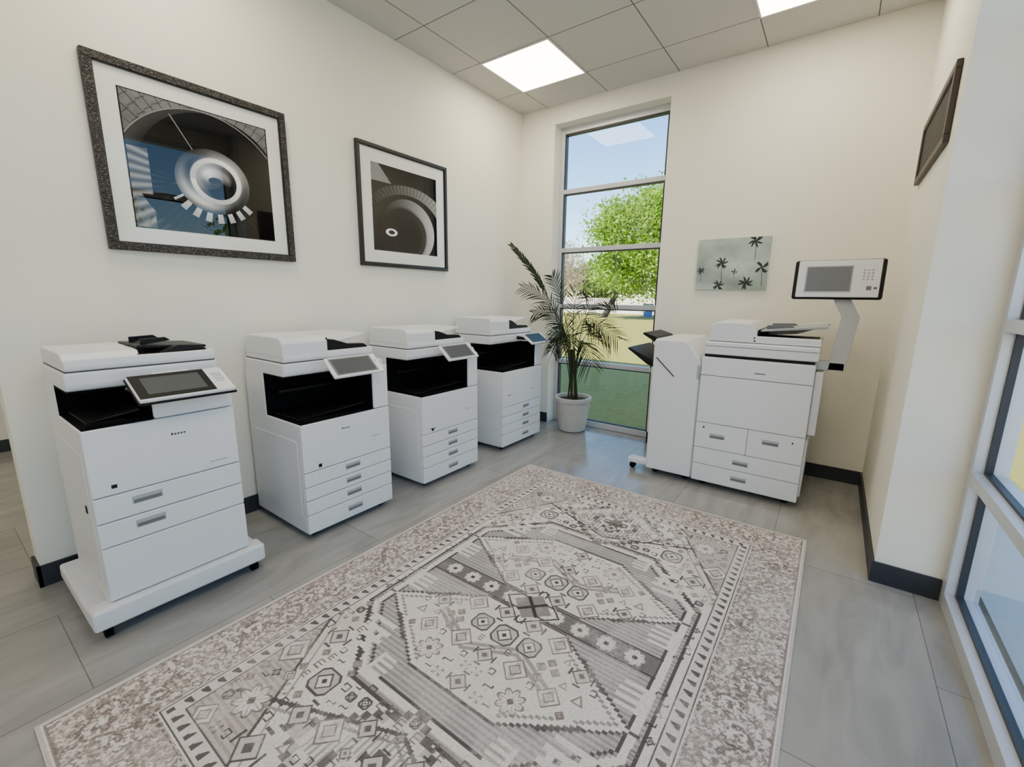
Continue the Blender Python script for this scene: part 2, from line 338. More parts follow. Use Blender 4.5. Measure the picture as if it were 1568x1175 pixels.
rugm=attr_mat('rug_pile',.95,bump=(420,.25),spec=.1)
rm=mat('rug_edge',(196,190,183),.95)
box('rug_base',rug,.966,2.886,.05,2.88,.0005,.006,rm,.001,1)
painted('rug_top',rug,1.914,2.824,760,1120,rug_func,rugm,Matrix.Translation((.969,.053,.0066)))
# ------------------------------------------------------------ framed pictures
def MW(o,X,Y):
    X=Vector(X);Y=Vector(Y);M=Matrix((X,Y,X.cross(Y))).transposed().to_4x4(); M.translation=o; return M
artm=attr_mat('print_under_glass',.8,coat=1,spec=0)
art0=attr_mat('print_matte',.7,spec=.2)
matm=mat('mat_board',(228,227,222),.7,coat=.8,coat_r=.0)
framem=mat('frame_carved_wood',(20,17,16),.5,bump=(120,1.0))
nt=framem.node_tree; vn=nt.nodes.new('ShaderNodeTexVoronoi'); vn.inputs['Scale'].default_value=110; tc=nt.nodes['Texture Coordinate']; nt.links.new(tc.outputs['Object'],vn.inputs['Vector'])
rp=nt.nodes.new('ShaderNodeValToRGB'); rp.color_ramp.elements[0].position=.18; rp.color_ramp.elements[0].color=(*hexc(104,96,90),1); rp.color_ramp.elements[1].position=.4; rp.color_ramp.elements[1].color=(*hexc(26,22,20),1)
nt.links.new(vn.outputs['Distance'],rp.inputs[0]); nt.links.new(rp.outputs['Color'],nt.nodes['Principled BSDF'].inputs['Base Color'])
frameb=mat('frame_black',(20,18,18),.35)
def framed(name,M,W,H,fw,fd,margin,func,fm,n=300,matc=matm,art=artm):
    e=empty(name); e.matrix_world=M
    boxes('frame',e,[(0,W,0,fw,0,fd),(0,W,H-fw,H,0,fd),(0,fw,fw,H-fw,0,fd),(W-fw,W,fw,H-fw,0,fd)],fm,.004)
    boxes('frame_lip',e,[(fw,W-fw,fw,fw+.005,0,fd*.75),(fw,W-fw,H-fw-.005,H-fw,0,fd*.75),(fw,fw+.005,fw,H-fw,0,fd*.75),(W-fw-.005,W-fw,fw,H-fw,0,fd*.75)],frameb)
    boxes('mat_board',e,[(fw,W-fw,fw,H-fw,.001,fd*.5)],matc)
    painted('print',e,W-2*margin,H-2*margin,n,int(n*(H-2*margin)/(W-2*margin)),func,art,Matrix.Translation((margin,margin,fd*.5+.001)))
    return e
def g3(L,t=(1,1,1)): return np.stack([L*t[0],L*t[1],L*t[2]],-1)
def sm(x,a,b):
    t=np.clip((x-a)/(b-a),0,1); return t*t*(3-2*t)
def art1(U,V):
    cx,cy=.55,.40; th=np.arctan2(V-cy,U-cx)
    row=np.hypot((U-.52)/.62,(V-.28)/.70)
    L=.26+.12*V+.05*vnoise(U,V,40,2)+.05*fbm(U,V,5,7)
    L=np.where(np.sin(th*58)>.95,L*.65,L)
    L=np.where(np.sin(row*60+np.floor(th*58/6.283))>.93,L*.75,L)
    L=np.where(row<1,.10+.20*sm(row,.80,1)*(1-.5*V),L)
    ring2=np.hypot((U-.59)/.55,(V-.36)/.62)
    L=np.where(ring2<1,.015+.05*ring2**6,L)
    L=np.where((row>1)&(row<1.012),.5,L)
    fan=(ring2>.50)&(ring2<1.02)&(U<.50)&(V<.45)
    L=np.where(fan,.03+.24*sm(np.sin(th*60+ring2*4),-.1,.9)*np.clip((ring2-.45)*1.5,0,1),L)
    L=np.where((U<.13)&(row<1)&(V<.6),.42+.14*np.sin(th*50),L)
    st=abs((U-.36)-(-.55)*(V-.78)); L=np.where((st<.004)&(V>.62)&(V<.9),.5,L)
    r=np.hypot((U-.55)/1.0,(V-.44)*1.02)
    down=np.arctan2(U-.56,-(V-.46))
    L=np.where((abs(down)<1.2)&(r>.25)&(r<.37),.03,L)
    keys=(abs(down+.05)<.95)&(r>.262)&(r<.345)
    L=np.where(keys,.02+(.80-2.2*(r-.262))*sm(np.sin(down*24+.7),-.25,.15),L)
    L=np.where((abs(down)<1.2)&(r>.37)&(r<.52)&(V<.26),.03+.10*sm(np.sin(down*60),-.2,.6)*np.clip((.52-r)*6,0,1),L)
    ang=np.arctan2(V-.44,U-.55)
    sw=.52+.28*np.cos(ang*2+2.2+r*11)-.08*np.sin(r*60+ang)+.10*(fbm(U,V,14,3)-.5)
    sphere=np.clip(sw,.10,.92)*(1-.45*sm(r,.20,.27))
    L=np.where(r<.268,sphere,L)
    r3=np.hypot((U-.57)/1.0,(V-.45)*1.0)
    L=np.where(r3<.190,(.86+.10*np.sin(ang*1.5+.6))*sm(.192-r3,0,.012)+L*(1-sm(.192-r3,0,.012)),L)
    inner=.30+.34*np.sin(ang-.8)+.30*np.clip(np.sin(V*20+U*7),-.5,1)*sm(.13-r3,0,.04)+.10*(fbm(U,V,18,9)-.5)
    L=np.where(r3<.148,np.clip(inner,.06,.93),L)
    L=np.where(np.hypot(U-.56,(V-.45)*1.6)<.050,.18,L)
    ed=np.minimum(np.minimum(U,1-U),np.minimum(V,1-V)); L=np.where(ed<.008,.1,L)
    return g3(np.clip(L,.012,.95))
def art2(U,V):
    L=.05+.04*fbm(U,V,4,5)
    def arc(cx,cy,ra,rb,c0,c1,dx,dy,kx=.82):
        nonlocal L
        o=np.hypot((U-cx)/ra,(V-cy)/rb); i=np.hypot((U-cx-dx)/(ra*kx),(V-cy-dy)/(rb*kx))
        mk=(o<1)&(i>1); t=np.clip((U-cx)/ra*.5+.5,0,1); sh=sm(i,1,1.12)*.35+.65
        L=np.where(mk,(c0+(c1-c0)*t)*sh,L); L=np.where(i<=1,.03+.05*sm(i,.6,1),L)
    L=np.where((V>.80)&(U<.28-.9*(V-.8)),.50,L)
    L=np.where((V>.80)&(V<.96-.12*U)&(U>.30-.9*(V-.8)),.08,L)
    arc(.55,.30,.72,.52,.05,.66,-.06,-.10)
    arc(.52,.27,.56,.44,.11,.07,-.03,-.05)
    arc(.52,.26,.43,.40,.05,.76,-.07,-.05)
    arc(.52,.24,.29,.27,.04,.18,-.02,-.03)
    o=np.hypot((U-.26)/.085,(V-.23)/.045); L=np.where(o<1,.95,L); L=np.where(o<.55,.1,L)
    st=np.hypot((U-.55)/.72,(V-.30)/.52); L=L+np.where((st>.80)&(st<1),.05*(np.sin(np.arctan2(V-.28,U-.5)*60)),0)
    return g3(np.clip(L,0,1))
def palms(U,V):
    n=fbm(U,V,3,9,4); base=.70+.30*(n-.5)+.12*np.exp(-((U-.35)**2+(V-.5)**2)/.05)
    base=base-.12*np.exp(-((U-.5)**2/.08+(V-.1)**2/.02))-.10*np.exp(-((U-.1)**2/.02+(V-.5)**2/.1))
    col=np.stack([base*.90,base*.98,base*.95],-1)
    asp=.53/.41
    for (cx,cy,s,dn) in ((.80,.93,.14,-1),(.92,.42,.14,-1),(.72,.12,.14,-1),(.36,.52,.13,-1),(.34,.08,.12,-1),(.06,.38,.09,-1),(.55,.35,.06,-1)):
        X=(U-cx)*asp/s; Y=(V-cy)/s; rr=np.hypot(X,Y); th=np.arctan2(Y,X)
        m=np.zeros(U.shape)
        for kk in range(8):
            t0=kk*math.pi/4+.3*math.sin(kk*3+cx*9); dth=(th-t0-.35*rr+math.pi)%(2*math.pi)-math.pi
            m=np.maximum(m,((abs(dth)*rr<.13*np.sin(np.clip(rr,0,1)*math.pi)**.7)&(rr<1)&(rr>.02)).astype(float))
        tr=(abs(X+.15*np.sin(Y*.6))<.05)&(Y<0)&(Y>-2.6)
        m=np.maximum(m,tr*.55)
        col=col*(1-m[...,None]*.9)+np.array((.05,.08,.07))*m[...,None]*.9
    return col
framed('framed_print',MW((0.001,.630,1.567),(0,1,0),(0,0,1)),.904,.861,.036,.035,.115,art1,framem,520)
framed('framed_print.001',MW((0.001,2.029,1.579),(0,1,0),(0,0,1)),.889,.856,.026,.03,.12,art2,frameb,400)
def plaq(U,V):
    L=.20+.03*fbm(U,V,6,4); t=(np.sin(V*60)>.3)&(abs(U-.5)<.36)&(abs(V-.5)<.36)&(vnoise(U,V*0,60,3)>.35); L=np.where(t,.27,L); return g3(L,(1,.97,.95))
framedk=mat('frame_dark_brown',(58,44,36),.5)
framed('framed_certificate',MW((XW-.001,3.72,2.05),(0,-1,0),(0,0,1)),.92,.33,.035,.022,.038,plaq,framedk,160,matc=framedk,art=art0)
cv=empty('canvas_art'); cv.matrix_world=MW((1.857,YB-.001,1.443),(1,0,0),(0,0,1))
boxes('canvas_box',cv,[(0,.532,0,.408,0,.025)],mat('canvas_edge',(176,190,184),.8),.002)
painted('canvas_print',cv,.528,.404,360,280,palms,attr_mat('canvas_paint',.7),Matrix.Translation((.002,.002,.0256)))
# ------------------------------------------------------------ copiers
def casters(e,pts,z=.035):
    for i,(x,y) in enumerate(pts):
        cyl('caster_%d'%i,e,(x-.012,y,.022),(x+.012,y,.022),.021,blackm,n=16)
        cyl('caster_stem_%d'%i,e,(x,y,.03),(x,y,z+.01),.008,gray,n=10)
def handle(e,cx,z,w=.10,hh=.032,nm='handle'):
    box(nm,e,cx-w/2,cx+w/2,-.0022,.002,z-hh/2,z+hh/2,lgray,.001,1)
    box(nm+'_grip',e,cx-w/2+.004,cx+w/2-.004,-.0030,.0,z-hh/2+.003,z+.002,gray,.0008,1)
def control_panel(e,x0,x1,top,bot,scr,keypad=False,rim=white,th=.018):
    ty,tz=top; by,bz=bot; hlen=math.hypot(ty-by,tz-bz); c=Vector(((x0+x1)/2,(ty+by)/2,(tz+bz)/2))
    Yv=Vector((0,ty-by,tz-bz)).normalized(); Xv=Vector((1,0,0)); M=Matrix((Xv,Yv,Xv.cross(Yv))).transposed().to_4x4(); M.translation=c
    tilted('panel_body',e,x1-x0,hlen,th,M,rim,.006)
    w_=x1-x0
    if keypad:
        Mb=M.copy(); Mb.translation=c-Xv.cross(Yv)*(th/2+.003); tilted('panel_underside',e,w_+.006,hlen+.008,.008,Mb,black,.002)
        Ms=M.copy(); Ms.translation=c+Xv*(-w_*.10)+Xv.cross(Yv)*(th/2)
        tilted('screen_bezel',e,w_*.775,hlen*.93,.003,Ms,black,.001)
        Ms2=M.copy(); Ms2.translation=c+Xv*(-w_*.09)+Xv.cross(Yv)*(th/2+.001)
        tilted('screen',e,w_*.60,hlen*.66,.003,Ms2,scr,.0005)
        for i in range(4):
            for j in range(3):
                Mk=M.copy(); Mk.translation=c+Xv*(w_*.36+j*.012)+Yv*(hlen*.2-i*.018)+Xv.cross(Yv)*(th/2)
                tilted('key',e,.008,.010,.003,Mk,lgray,.001)
    else:
        Ms=M.copy(); Ms.translation=c+Xv*(-w_*.03)+Xv.cross(Yv)*(th/2)
        tilted('screen_bezel',e,w_*.82,hlen*.84,.003,Ms,gray,.001)
        Ms2=M.copy(); Ms2.translation=c+Xv*(-w_*.03)+Xv.cross(Yv)*(th/2+.001)
        tilted('screen',e,w_*.74,hlen*.72,.003,Ms2,scr,.0005)
        Mk=M.copy(); Mk.translation=c+Xv*(w_*.43)+Yv*(hlen*.1)+Xv.cross(Yv)*(th/2)
        tilted('home_key',e,.012,.012,.003,Mk,lgray,.001)
def adf(e,W,D,zs,zt,yf,traymat=white,hump=.27):
    zm=zs+.05
    prism('feeder_base',e,[(yf+.006,zs+.004),(yf,zs+.018),(yf+.004,zm),(D-.05,zm),(D-.03,zs+.004)],'x',.006,W-.006,white,.006)
    prism('feeder_hood',e,[(yf+.004,zm-.02),(yf+.004,zt-.03),(yf+.03,zt-.004),(yf+.09,zt),(D-.06,zt),(D-.04,zt-.02),(D-.04,zm-.02)],'x',.004,hump,white,.008)
    boxes('feeder_mouth',e,[(hump-.002,hump+.02,yf+.04,D-.08,zm,zt-.018)],blackm)
    prism('rear_rail',e,[(D-.12,zm-.01),(D-.12,zt-.012),(D-.05,zt-.004),(D-.05,zm-.01)],'x',hump-.01,W-.02,white,.006)
    prism('input_tray',e,[(hump+.005,zm+.022),(hump+.005,zm+.034),(W-.02,zt-.006),(W-.02,zt-.018)],'y',yf+.055,D-.12,traymat,.003)
    for i,yy in enumerate((yf+.10,D-.19)):
        prism('paper_guide_%d'%i,e,[(hump+.03,zm+.03),(hump+.03,zm+.056),(hump+.12,zm+.060),(hump+.14,zm+.045)],'y',yy,yy+.012,traymat,.002)
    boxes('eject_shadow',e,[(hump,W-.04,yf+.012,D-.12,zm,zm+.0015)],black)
    prism('front_lip',e,[(hump-.01,zm-.005),(hump-.01,zt-.02),(hump+.05,zt-.03),(hump+.14,zm+.030),(W-.06,zm+.024),(W-.03,zm+.002)],'y',yf+.010,yf+.05,black,.004)
def copier(name,loc,rz,W=.58,D=.60,z0=.035,zb=.675,zc=.92,zt=1.135,yf=.13,panels=None,handles=None,hx=.30,col=.11,cavx=None,panel=None,keypad=False,scr=screen,traymat=white,logo=(.30,.60),hump=.27,cast=True,side=True):
    e=empty(name,loc,rz)
    box('chassis',e,0,W,.016,D,z0,zb,white,.010)
    boxes('front_backing',e,[(.006,W-.006,.010,.02,z0+.004,zb-.004)],dark)
    for i,(pa,pb) in enumerate(panels): box('front_panel_%d'%i,e,0,W,0,.018,pa+.0015,pb-.0015,white,.006,3)
    for i,hz in enumerate(handles): handle(e,hx,hz,nm='handle_%d'%i)
    cx1=W-col if cavx is None else cavx
    box('rear_block',e,0,W,.37,D-.01,zb-.01,zc+.01,white,.008)
    box('right_column',e,cx1 if cavx else W-col,W,.0,.38,zb+.0015,(zc+.02) if not cavx else zb+.075,white,.010)
    if cavx: box('column_core',e,cx1+.02,W-.01,.06,.38,zb+.05,zc+.01,white2,.004)
    boxes('cavity_liner',e,[(.006,cx1+.001,.010,.37,zb-.001,zb+.003),(.004,cx1,.362,.371,zb,zc),(cx1-.002,cx1+.0005,.012,.37,zb+.002,zc-.002 if not cavx else zb+.073),(.004,cx1,yf+.01,.37,zc-.006,zc+.001)],blackm)
    prism('output_tray',e,[(.03,zb+.008),(.03,zb+.016),(cx1-.03,zb+.045),(cx1-.03,zb+.035)],'y',.06,.36,black,.002)
    prism('tray_lip',e,[(.02,zb),(.02,zb+.018),(.12,zb+.022),(cx1-.05,zb+.008),(cx1-.05,zb)],'y',.012,.03,blackm,.002)
    boxes('inner_guide',e,[(.05,cx1-.02,.30,.36,zb+.13,zb+.145)],black,.001)
    zs=zc+.075
    prism('scanner_body',e,[(yf+.012,zc),(yf,zc+.02),(yf,zs),(D-.02,zs),(D-.02,zc)],'x',0,W,white,.010)
    if cavx is None: prism('scanner_shoulder',e,[(.02,zc+.012),(.03,zs-.02),(yf+.05,zs-.005),(yf+.05,zc+.012)],'x',W-.24,W-.01,white2,.008)
    boxes('scanner_gap',e,[(.008,W-.008,yf+.008,D-.03,zs-.001,zs+.006)],dark)
    adf(e,W,D,zs,zt,yf,traymat,hump)
    if panel:
        x0_,x1_,top,bot=panel; control_panel(e,x0_,x1_,top,bot,scr,keypad)
        prism('panel_bracket',e,[(top[0]+.01,top[1]-.06),(top[0]+.02,top[1]-.015),(yf+.03,zs-.01),(yf+.03,zc+.02)],'x',(x0_+x1_)/2-.07,(x0_+x1_)/2+.07,white2,.004)
    boxes('brand_mark',e,[(logo[0]-.028+i*.011,logo[0]-.028+i*.011+.007,-.0008,.001,logo[1],logo[1]+.007+(.003 if i in(0,) else 0)) for i in range(5)],dark)
    if side:
        box('side_grip',e,-.0015,.002,.30,.42,.40,.43,lgray,.001,1)
        box('side_door',e,-.003,.004,.05,D-.05,z0+.10,zb-.10,white,.003,2)
    if cast: casters(e,[(.06,.06),(W-.06,.06),(.06,D-.07),(W-.06,D-.07)],z0)
    return e
cart=empty('printer_cart')
cartm=mat('cart_white',(216,217,219),.5)
box('platform_front',cart,.60,.69,.255,.90,.052,.140,cartm,.014)
box('platform_left',cart,.08,.61,.255,.335,.052,.118,cartm,.012)
box('platform_right',cart,.08,.61,.82,.90,.052,.118,cartm,.012)
box('platform_deck',cart,.08,.61,.32,.83,.070,.118,cartm,.004)
for i,(x,y) in enumerate([(.645,.30),(.645,.855),(.13,.30),(.13,.855)]):
    cyl('wheel_%d'%i,cart,(x,y-.013,.026),(x,y+.013,.026),.026,blackm,n=20); cyl('fork_%d'%i,cart,(x,y,.03),(x,y,.06),.012,gray,n=12)
e1=copier('office_copier',(.66,.32,.0),math.pi/2,W=.52,D=.57,z0=.1185,zb=.855,zc=.985,zt=1.135,yf=.12,panels=[(.142,.372),(.372,.475),(.475,.582),(.582,.855)],handles=[.436,.54],hx=.165,cavx=.225,
  panel=(.165,.505,(.07,1.026),(-.09,.950)),keypad=True,traymat=black,logo=(.30,.775),hump=.24,cast=False)
box('name_badge',e1,.06,.078,-.001,.001,.61,.625,black,.0005,1); box('status_slot',e1,.40,.47,-.001,.001,.615,.620,lgray,.0005,1); box('power_switch',e1,-.006,.003,.10,.12,.50,.53,black,.001,1)
std=dict(panels=[(.037,.15),(.15,.235),(.235,.315),(.315,.40),(.40,.675)],handles=[.365,.280,.197,.098])
e2=copier('office_copier.001',(.63,1.16,0),math.pi/2,panel=(.17,.50,(.03,1.012),(-.08,.917)),logo=(.27,.60),**std)
e3=copier('office_copier.002',(.63,2.02,0),math.pi/2,W=.59,panel=(.19,.51,(.03,1.012),(-.08,.917)),logo=(.10,.43),**std)
e4=copier('office_copier.003',(.60,2.98,0),math.pi/2,W=.62,panel=(.30,.60,(.02,1.03),(-.10,.95)),scr=screend,logo=(.10,.50),panels=[(.037,.15),(.15,.235),(.235,.315),(.315,.40),(.40,.72)],handles=[.365,.280,.197,.098],zb=.72,zc=.95,zt=1.18,hx=.36)
for e in (e2,e3): box('badge_dot',e,.085,.105,-.001,.001,.415,.435,black,.0005,1)
for e in (e2,e3,e4): box('status_slot',e,.44,.50,-.001,.001,.505,.511,lgray,.0005,1)
# ------------------------------------------------------------ production printer
P=empty('production_printer',(1.78,3.30,0))
x0,x1,D=.35,1.02,.70
box('chassis',P,x0,x1,.016,D,.04,.965,white,.010)
boxes('front_backing',P,[(x0+.006,x1-.006,.010,.02,.045,.96)],dark)
xm=.69
for i,(a,b,c,d) in enumerate([(x0,x1,.835,.965),(x0,x1,.49,.835),(x0,xm-.001,.30,.49),(xm+.001,x1,.30,.49),(x0,x1,.175,.30),(x0,x1,.043,.175)]):
    box('front_panel_%d'%i,P,a,b,0,.018,c+.0015,d-.0015,white,.005)
for i,(hx,hz) in enumerate([(.50,.40),(.83,.42),(.665,.235),(.665,.115)]): handle(P,hx,hz,.10,.034,'handle_%d'%i)
boxes('brand_mark',P,[(.69+i*.013,.69+i*.013+.008,-.0008,.001,.875,.885) for i in range(5)],dark)
boxes('status_dot',P,[(x0+.05,x0+.062,-.0012,.001,.45,.462),(.95,.96,-.0012,.001,.44,.45)],black)
boxes('platen_gap',P,[(x0+.01,x1-.01,.03,D-.02,.960,.985)],black)
box('platen_unit',P,x0+.01,x1+.01,.01,D-.02,.985,1.075,white,.012)
boxes('platen_seam',P,[(x0+.014,x1+.006,.0085,.02,1.043,1.046)],dark)
prism('feeder_hood',P,[(x0+.02,1.078),(x0+.035,1.19),(x0+.06,1.212),(x0+.28,1.212),(x0+.315,1.16),(x0+.33,1.078)],'y',.03,D-.08,white,.010)
box('feeder_base',P,x0+.30,x1+.01,.03,D-.08,1.078,1.105,white,.006)
box('feeder_front_rail',P,x0+.30,x1+.01,.03,.06,1.10,1.125,white,.006)
boxes('feeder_mouth',P,[(x0+.322,x0+.335,.07,D-.14,1.105,1.165)],blackm)
prism('input_tray',P,[(x0+.32,1.15),(x0+.32,1.163),(x1+.03,1.205),(x1+.03,1.190)],'y',.10,D-.13,lgray,.004)
prism('tray_side_rail',P,[(x0+.32,1.10),(x0+.32,1.17),(x1+.035,1.212),(x1+.035,1.19),(x0+.52,1.12)],'y',D-.13,D-.09,white,.005)
prism('tray_guide',P,[(x0+.36,1.165),(x0+.36,1.195),(x0+.50,1.20),(x0+.54,1.178)],'y',.16,.175,gray,.002)
prism('tray_guide_rear',P,[(x0+.36,1.165),(x0+.36,1.195),(x0+.50,1.20),(x0+.54,1.178)],'y',.48,.495,gray,.002)
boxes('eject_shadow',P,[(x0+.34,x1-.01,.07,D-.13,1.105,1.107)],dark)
box('bypass_tray',P,x1+.001,x1+.045,.06,.46,.50,.92,white,.008); box('side_cover',P,x1,x1+.012,.03,D-.04,.08,.47,white,.005)
prism('finisher_body',P,[(0,.045),(0,1.05),(.012,1.07),(.235,1.07),(.333,.945),(.345,.90),(.345,.045)],'y',.016,.64,white,.008)
prism('finisher_door',P,[(.004,.05),(.004,1.045),(.014,1.062),(.232,1.062),(.328,.942),(.338,.90),(.338,.05)],'y',0,.018,white,.006)
box('finisher_latch',P,.325,.343,-.004,.004,.80,.90,lgray,.002)
cyl('release_rod',P,(.03,-.006,.93),(.17,-.010,.80),.0035,black,n=10)
prism('output_tray_upper',P,[(.0,1.05),(-.02,1.075),(-.12,1.105),(-.125,1.09),(0,1.02)],'y',.10,.52,black,.003)
prism('output_tray_lower',P,[(.0,.84),(.0,.87),(-.03,.90),(-.22,.985),(-.225,.972),(-.06,.86)],'y',.06,.56,black,.003)
prism('tray_support',P,[(.0,.78),(.0,.85),(-.10,.90),(-.05,.84)],'y',.25,.38,blackm,.003)
box('finisher_foot',P,-.15,.02,.02,.10,.055,.095,white,.008); box('finisher_foot_rear',P,-.15,.02,.50,.58,.055,.095,white,.008)
for i,(x,y) in enumerate([(-.12,.06),(-.12,.54),(.06,.08),(.29,.08),(.42,.08),(.95,.08),(.42,.6),(.95,.6)]):
    cyl('caster_%d'%i,P,(x,y-.012,.024),(x,y+.012,.024),.024,blackm,n=16); cyl('caster_stem_%d'%i,P,(x,y,.03),(x,y,.065),.010,gray,n=10)
c=Vector((1.06,.07,1.492)); ti=math.radians(9)
Yv=Vector((0,math.sin(ti),math.cos(ti))); Xv=Vector((1,0,0)); Zv=Xv.cross(Yv)
def CM(dx=0,dy=0,dz=0):
    M=Matrix((Xv,Yv,Zv)).transposed().to_4x4(); M.translation=c+Xv*dx+Yv*dy+Zv*dz; return M
tilted('console_back',P,.450,.240,.030,CM(0,0,-.012),black,.014)
tilted('console_face',P,.408,.222,.012,CM(0,.002,.006),white,.008)
tilted('console_screen_bezel',P,.235,.160,.003,CM(-.045,0,.0125),lgray,.001)
tilted('console_screen',P,.222,.146,.003,CM(-.045,0,.0135),gray,.0005)
for i in range(4):
    for j in range(3): tilted('console_key',P,.010,.010,.004,CM(.125+j*.02,.05-i*.018,.012),lgray,.002)
tilted('start_key',P,.024,.024,.005,CM(.155,-.055,.012),gray,.006); tilted('stop_key',P,.016,.014,.005,CM(.185,-.055,.012),gray,.003)
armm=mat('arm_gray',(182,185,189),.45)
prism('arm_upper',P,[(1.04,1.40),(1.13,1.40),(1.20,1.265),(1.11,1.265)],'y',.10,.135,armm,.005)
prism('arm_post',P,[(1.11,1.268),(1.20,1.268),(1.165,.93),(1.075,.93)],'y',.10,.14,armm,.005)
box('arm_bracket',P,1.01,1.165,.10,.18,.93,.985,armm,.006)
# ------------------------------------------------------------ potted palm
pp=empty('potted_palm')
potm=mat('pot_ceramic',(194,191,184),.6,noise=(30,(172,168,160)))
pc=(.76,3.975,0)
lathe('pot',pp,[(.115,0.0),(.135,.012),(.158,.16),(.172,.30),(.176,.318),(.188,.322),(.190,.355),(.180,.362),(.160,.358),(.156,.325),(.152,.30)],pc,potm,n=144,flute=.012,nf=36)
lathe('soil',pp,[(.15,.30),(.155,.325),(.10,.335)],pc,mat('soil',(60,48,38),.95,bump=(60,1)),n=24)
leafm=mat('palm_leaf',(18,28,16),.6,noise=(20,(34,48,26)),spec=.15)
stemm=mat('palm_stem',(56,60,38),.6,spec=.2)
def bez(P0,P1,P2,P3,t):
    return P0*(1-t)**3+P1*3*t*(1-t)**2+P2*3*t*t*(1-t)+P3*t**3
bmL=bmesh.new(); bmS=bmesh.new()
def tube(bm,pts,r0,r1,n=6):
    prev=None
    for i,q in enumerate(pts):
        t=i/(len(pts)-1); r=r0+(r1-r0)*t
        d=(pts[min(i+1,len(pts)-1)]-pts[max(i-1,0)]).normalized(); s=d.cross(Vector((.3,.9,.1))).normalized(); w=d.cross(s)
        ring=[bm.verts.new(q+s*r*math.cos(2*math.pi*k/n)+w*r*math.sin(2*math.pi*k/n)) for k in range(n)]
        if prev:
            for k in range(n): bm.faces.new([prev[k],prev[(k+1)%n],ring[(k+1)%n],ring[k]])
        prev=ring
def leaflet(bm,base,dirv,up,L,w,droop):
    n=5; prev=None; side=dirv.cross(up).normalized()
    for i in range(n+1):
        t=i/n; q=base+dirv*L*t+Vector((0,0,-droop*L*t*t)); ww=w*math.sin(math.pi*min(1,.12+t*.88))**.8*(1-t*.3)
        if i==n: ww=.0004
        a=bm.verts.new(q-side*ww); b=bm.verts.new(q+side*ww+up*0.001)
        if prev: bm.faces.new([prev[0],prev[1],b,a])
        prev=(a,b)
def frond(base,ctrl,t0,nleaf,LL,droop,w=.006,fwd=1.0):
    P0=Vector(base); P1,P2,P3=[Vector(c) for c in ctrl]
    pts=[bez(P0,P1,P2,P3,i/30) for i in range(31)]
    tube(bmS,pts,.0055,.0018)
    for i in range(nleaf):
        t=t0+(1-t0)*i/(nleaf-1); q=bez(P0,P1,P2,P3,t); d=(bez(P0,P1,P2,P3,min(1,t+.02))-bez(P0,P1,P2,P3,max(0,t-.02))).normalized()
        s=d.cross(Vector((.45,-.75,.35)))
        if s.length<.2: s=d.cross(Vector((0,0,1)))
        s.normalize(); upv=s.cross(d).normalized()
        k=math.sin(math.pi*(.18+.74*(i/(nleaf-1))))
        for sg in (1,-1):
            dv=(s*sg+d*fwd*random.uniform(.85,1.25)+Vector((random.uniform(-.1,.1),random.uniform(-.15,.15),random.uniform(-.1,.1)))).normalized()
            leaflet(bmL,q,dv,upv,LL*(.4+.6*k)*random.uniform(.85,1.12),w,droop*random.uniform(.5,1.4))
B0=(.76,3.975,.33)
fr=[
 (((.72,3.85,1.05),(.60,3.74,1.46),(.14,3.72,1.87)),.66,20,.10,.05,.009,2.2),
 (((.74,3.9,1.0),(.66,3.78,1.40),(.28,3.72,1.46)),.58,18,.19,.25,.0048,1.2),
 (((.72,3.9,1.0),(.64,3.84,1.30),(.34,3.84,1.20)),.54,20,.18,.35,.0048,1.0),
 (((.78,3.9,1.0),(.80,3.70,1.48),(1.06,3.60,1.44)),.52,20,.22,.30,.0048,1.0),
 (((.78,3.9,.95),(.88,3.70,1.34),(1.22,3.60,1.12)),.48,24,.28,.30,.0048,1.0),
 (((.75,3.9,1.0),(.72,3.70,1.46),(.66,3.66,1.56)),.62,13,.15,.2,.0048,1.2),
 (((.76,3.85,.95),(.80,3.66,1.35),(.80,3.56,.98)),.45,24,.26,.35,.0048,1.0),
 (((.80,3.9,.9),(.94,3.72,1.18),(1.12,3.62,.78)),.45,23,.27,.4,.0048,1.0),
 (((.74,3.9,.9),(.68,3.84,1.15),(.58,3.82,.84)),.45,20,.20,.4,.0048,1.0),
 (((.77,3.98,1.0),(.86,3.95,1.46),(1.20,3.92,1.34)),.56,18,.19,.3,.0048,1.0),
 (((.77,3.95,.95),(.94,3.85,1.22),(1.28,3.80,1.00)),.55,20,.23,.4,.0048,1.0),
 (((.76,3.85,.9),(.86,3.62,1.2),(.96,3.52,.93)),.45,22,.26,.35,.0048,1.0)]
for ctrl,t0,n,LL,dr,w_,fw in fr:
    frond((B0[0]+random.uniform(-.035,.035),B0[1]+random.uniform(-.035,.035),B0[2]),ctrl,t0,n,LL,dr,w_,fw)
for i in range(5):
    th=i*1.25; q=Vector((pc[0]+.05*math.cos(th),pc[1]+.05*math.sin(th),.33)); tube(bmS,[q,q.lerp(Vector((.76,3.94,.9)),.5),Vector((.76+.02*math.cos(th),3.93+.02*math.sin(th),.85))],.009,.006,8)
for v in list(bmL.verts)+list(bmS.verts):
    if v.co.y>4.17: v.co.y=4.17
    if v.co.y>4.03 and v.co.x<.42: v.co.y=4.03
    if v.co.x<.02: v.co.x=.02
    if v.co.x<.70 and v.co.z<1.22 and v.co.y<3.63: v.co.y=3.63
finish(bmS,'stems',pp,stemm,wn=False)
me=bpy.data.meshes.new('leaves'); bmL.to_mesh(me); bmL.free(); mesh_obj('leaves',me,pp,leafm)
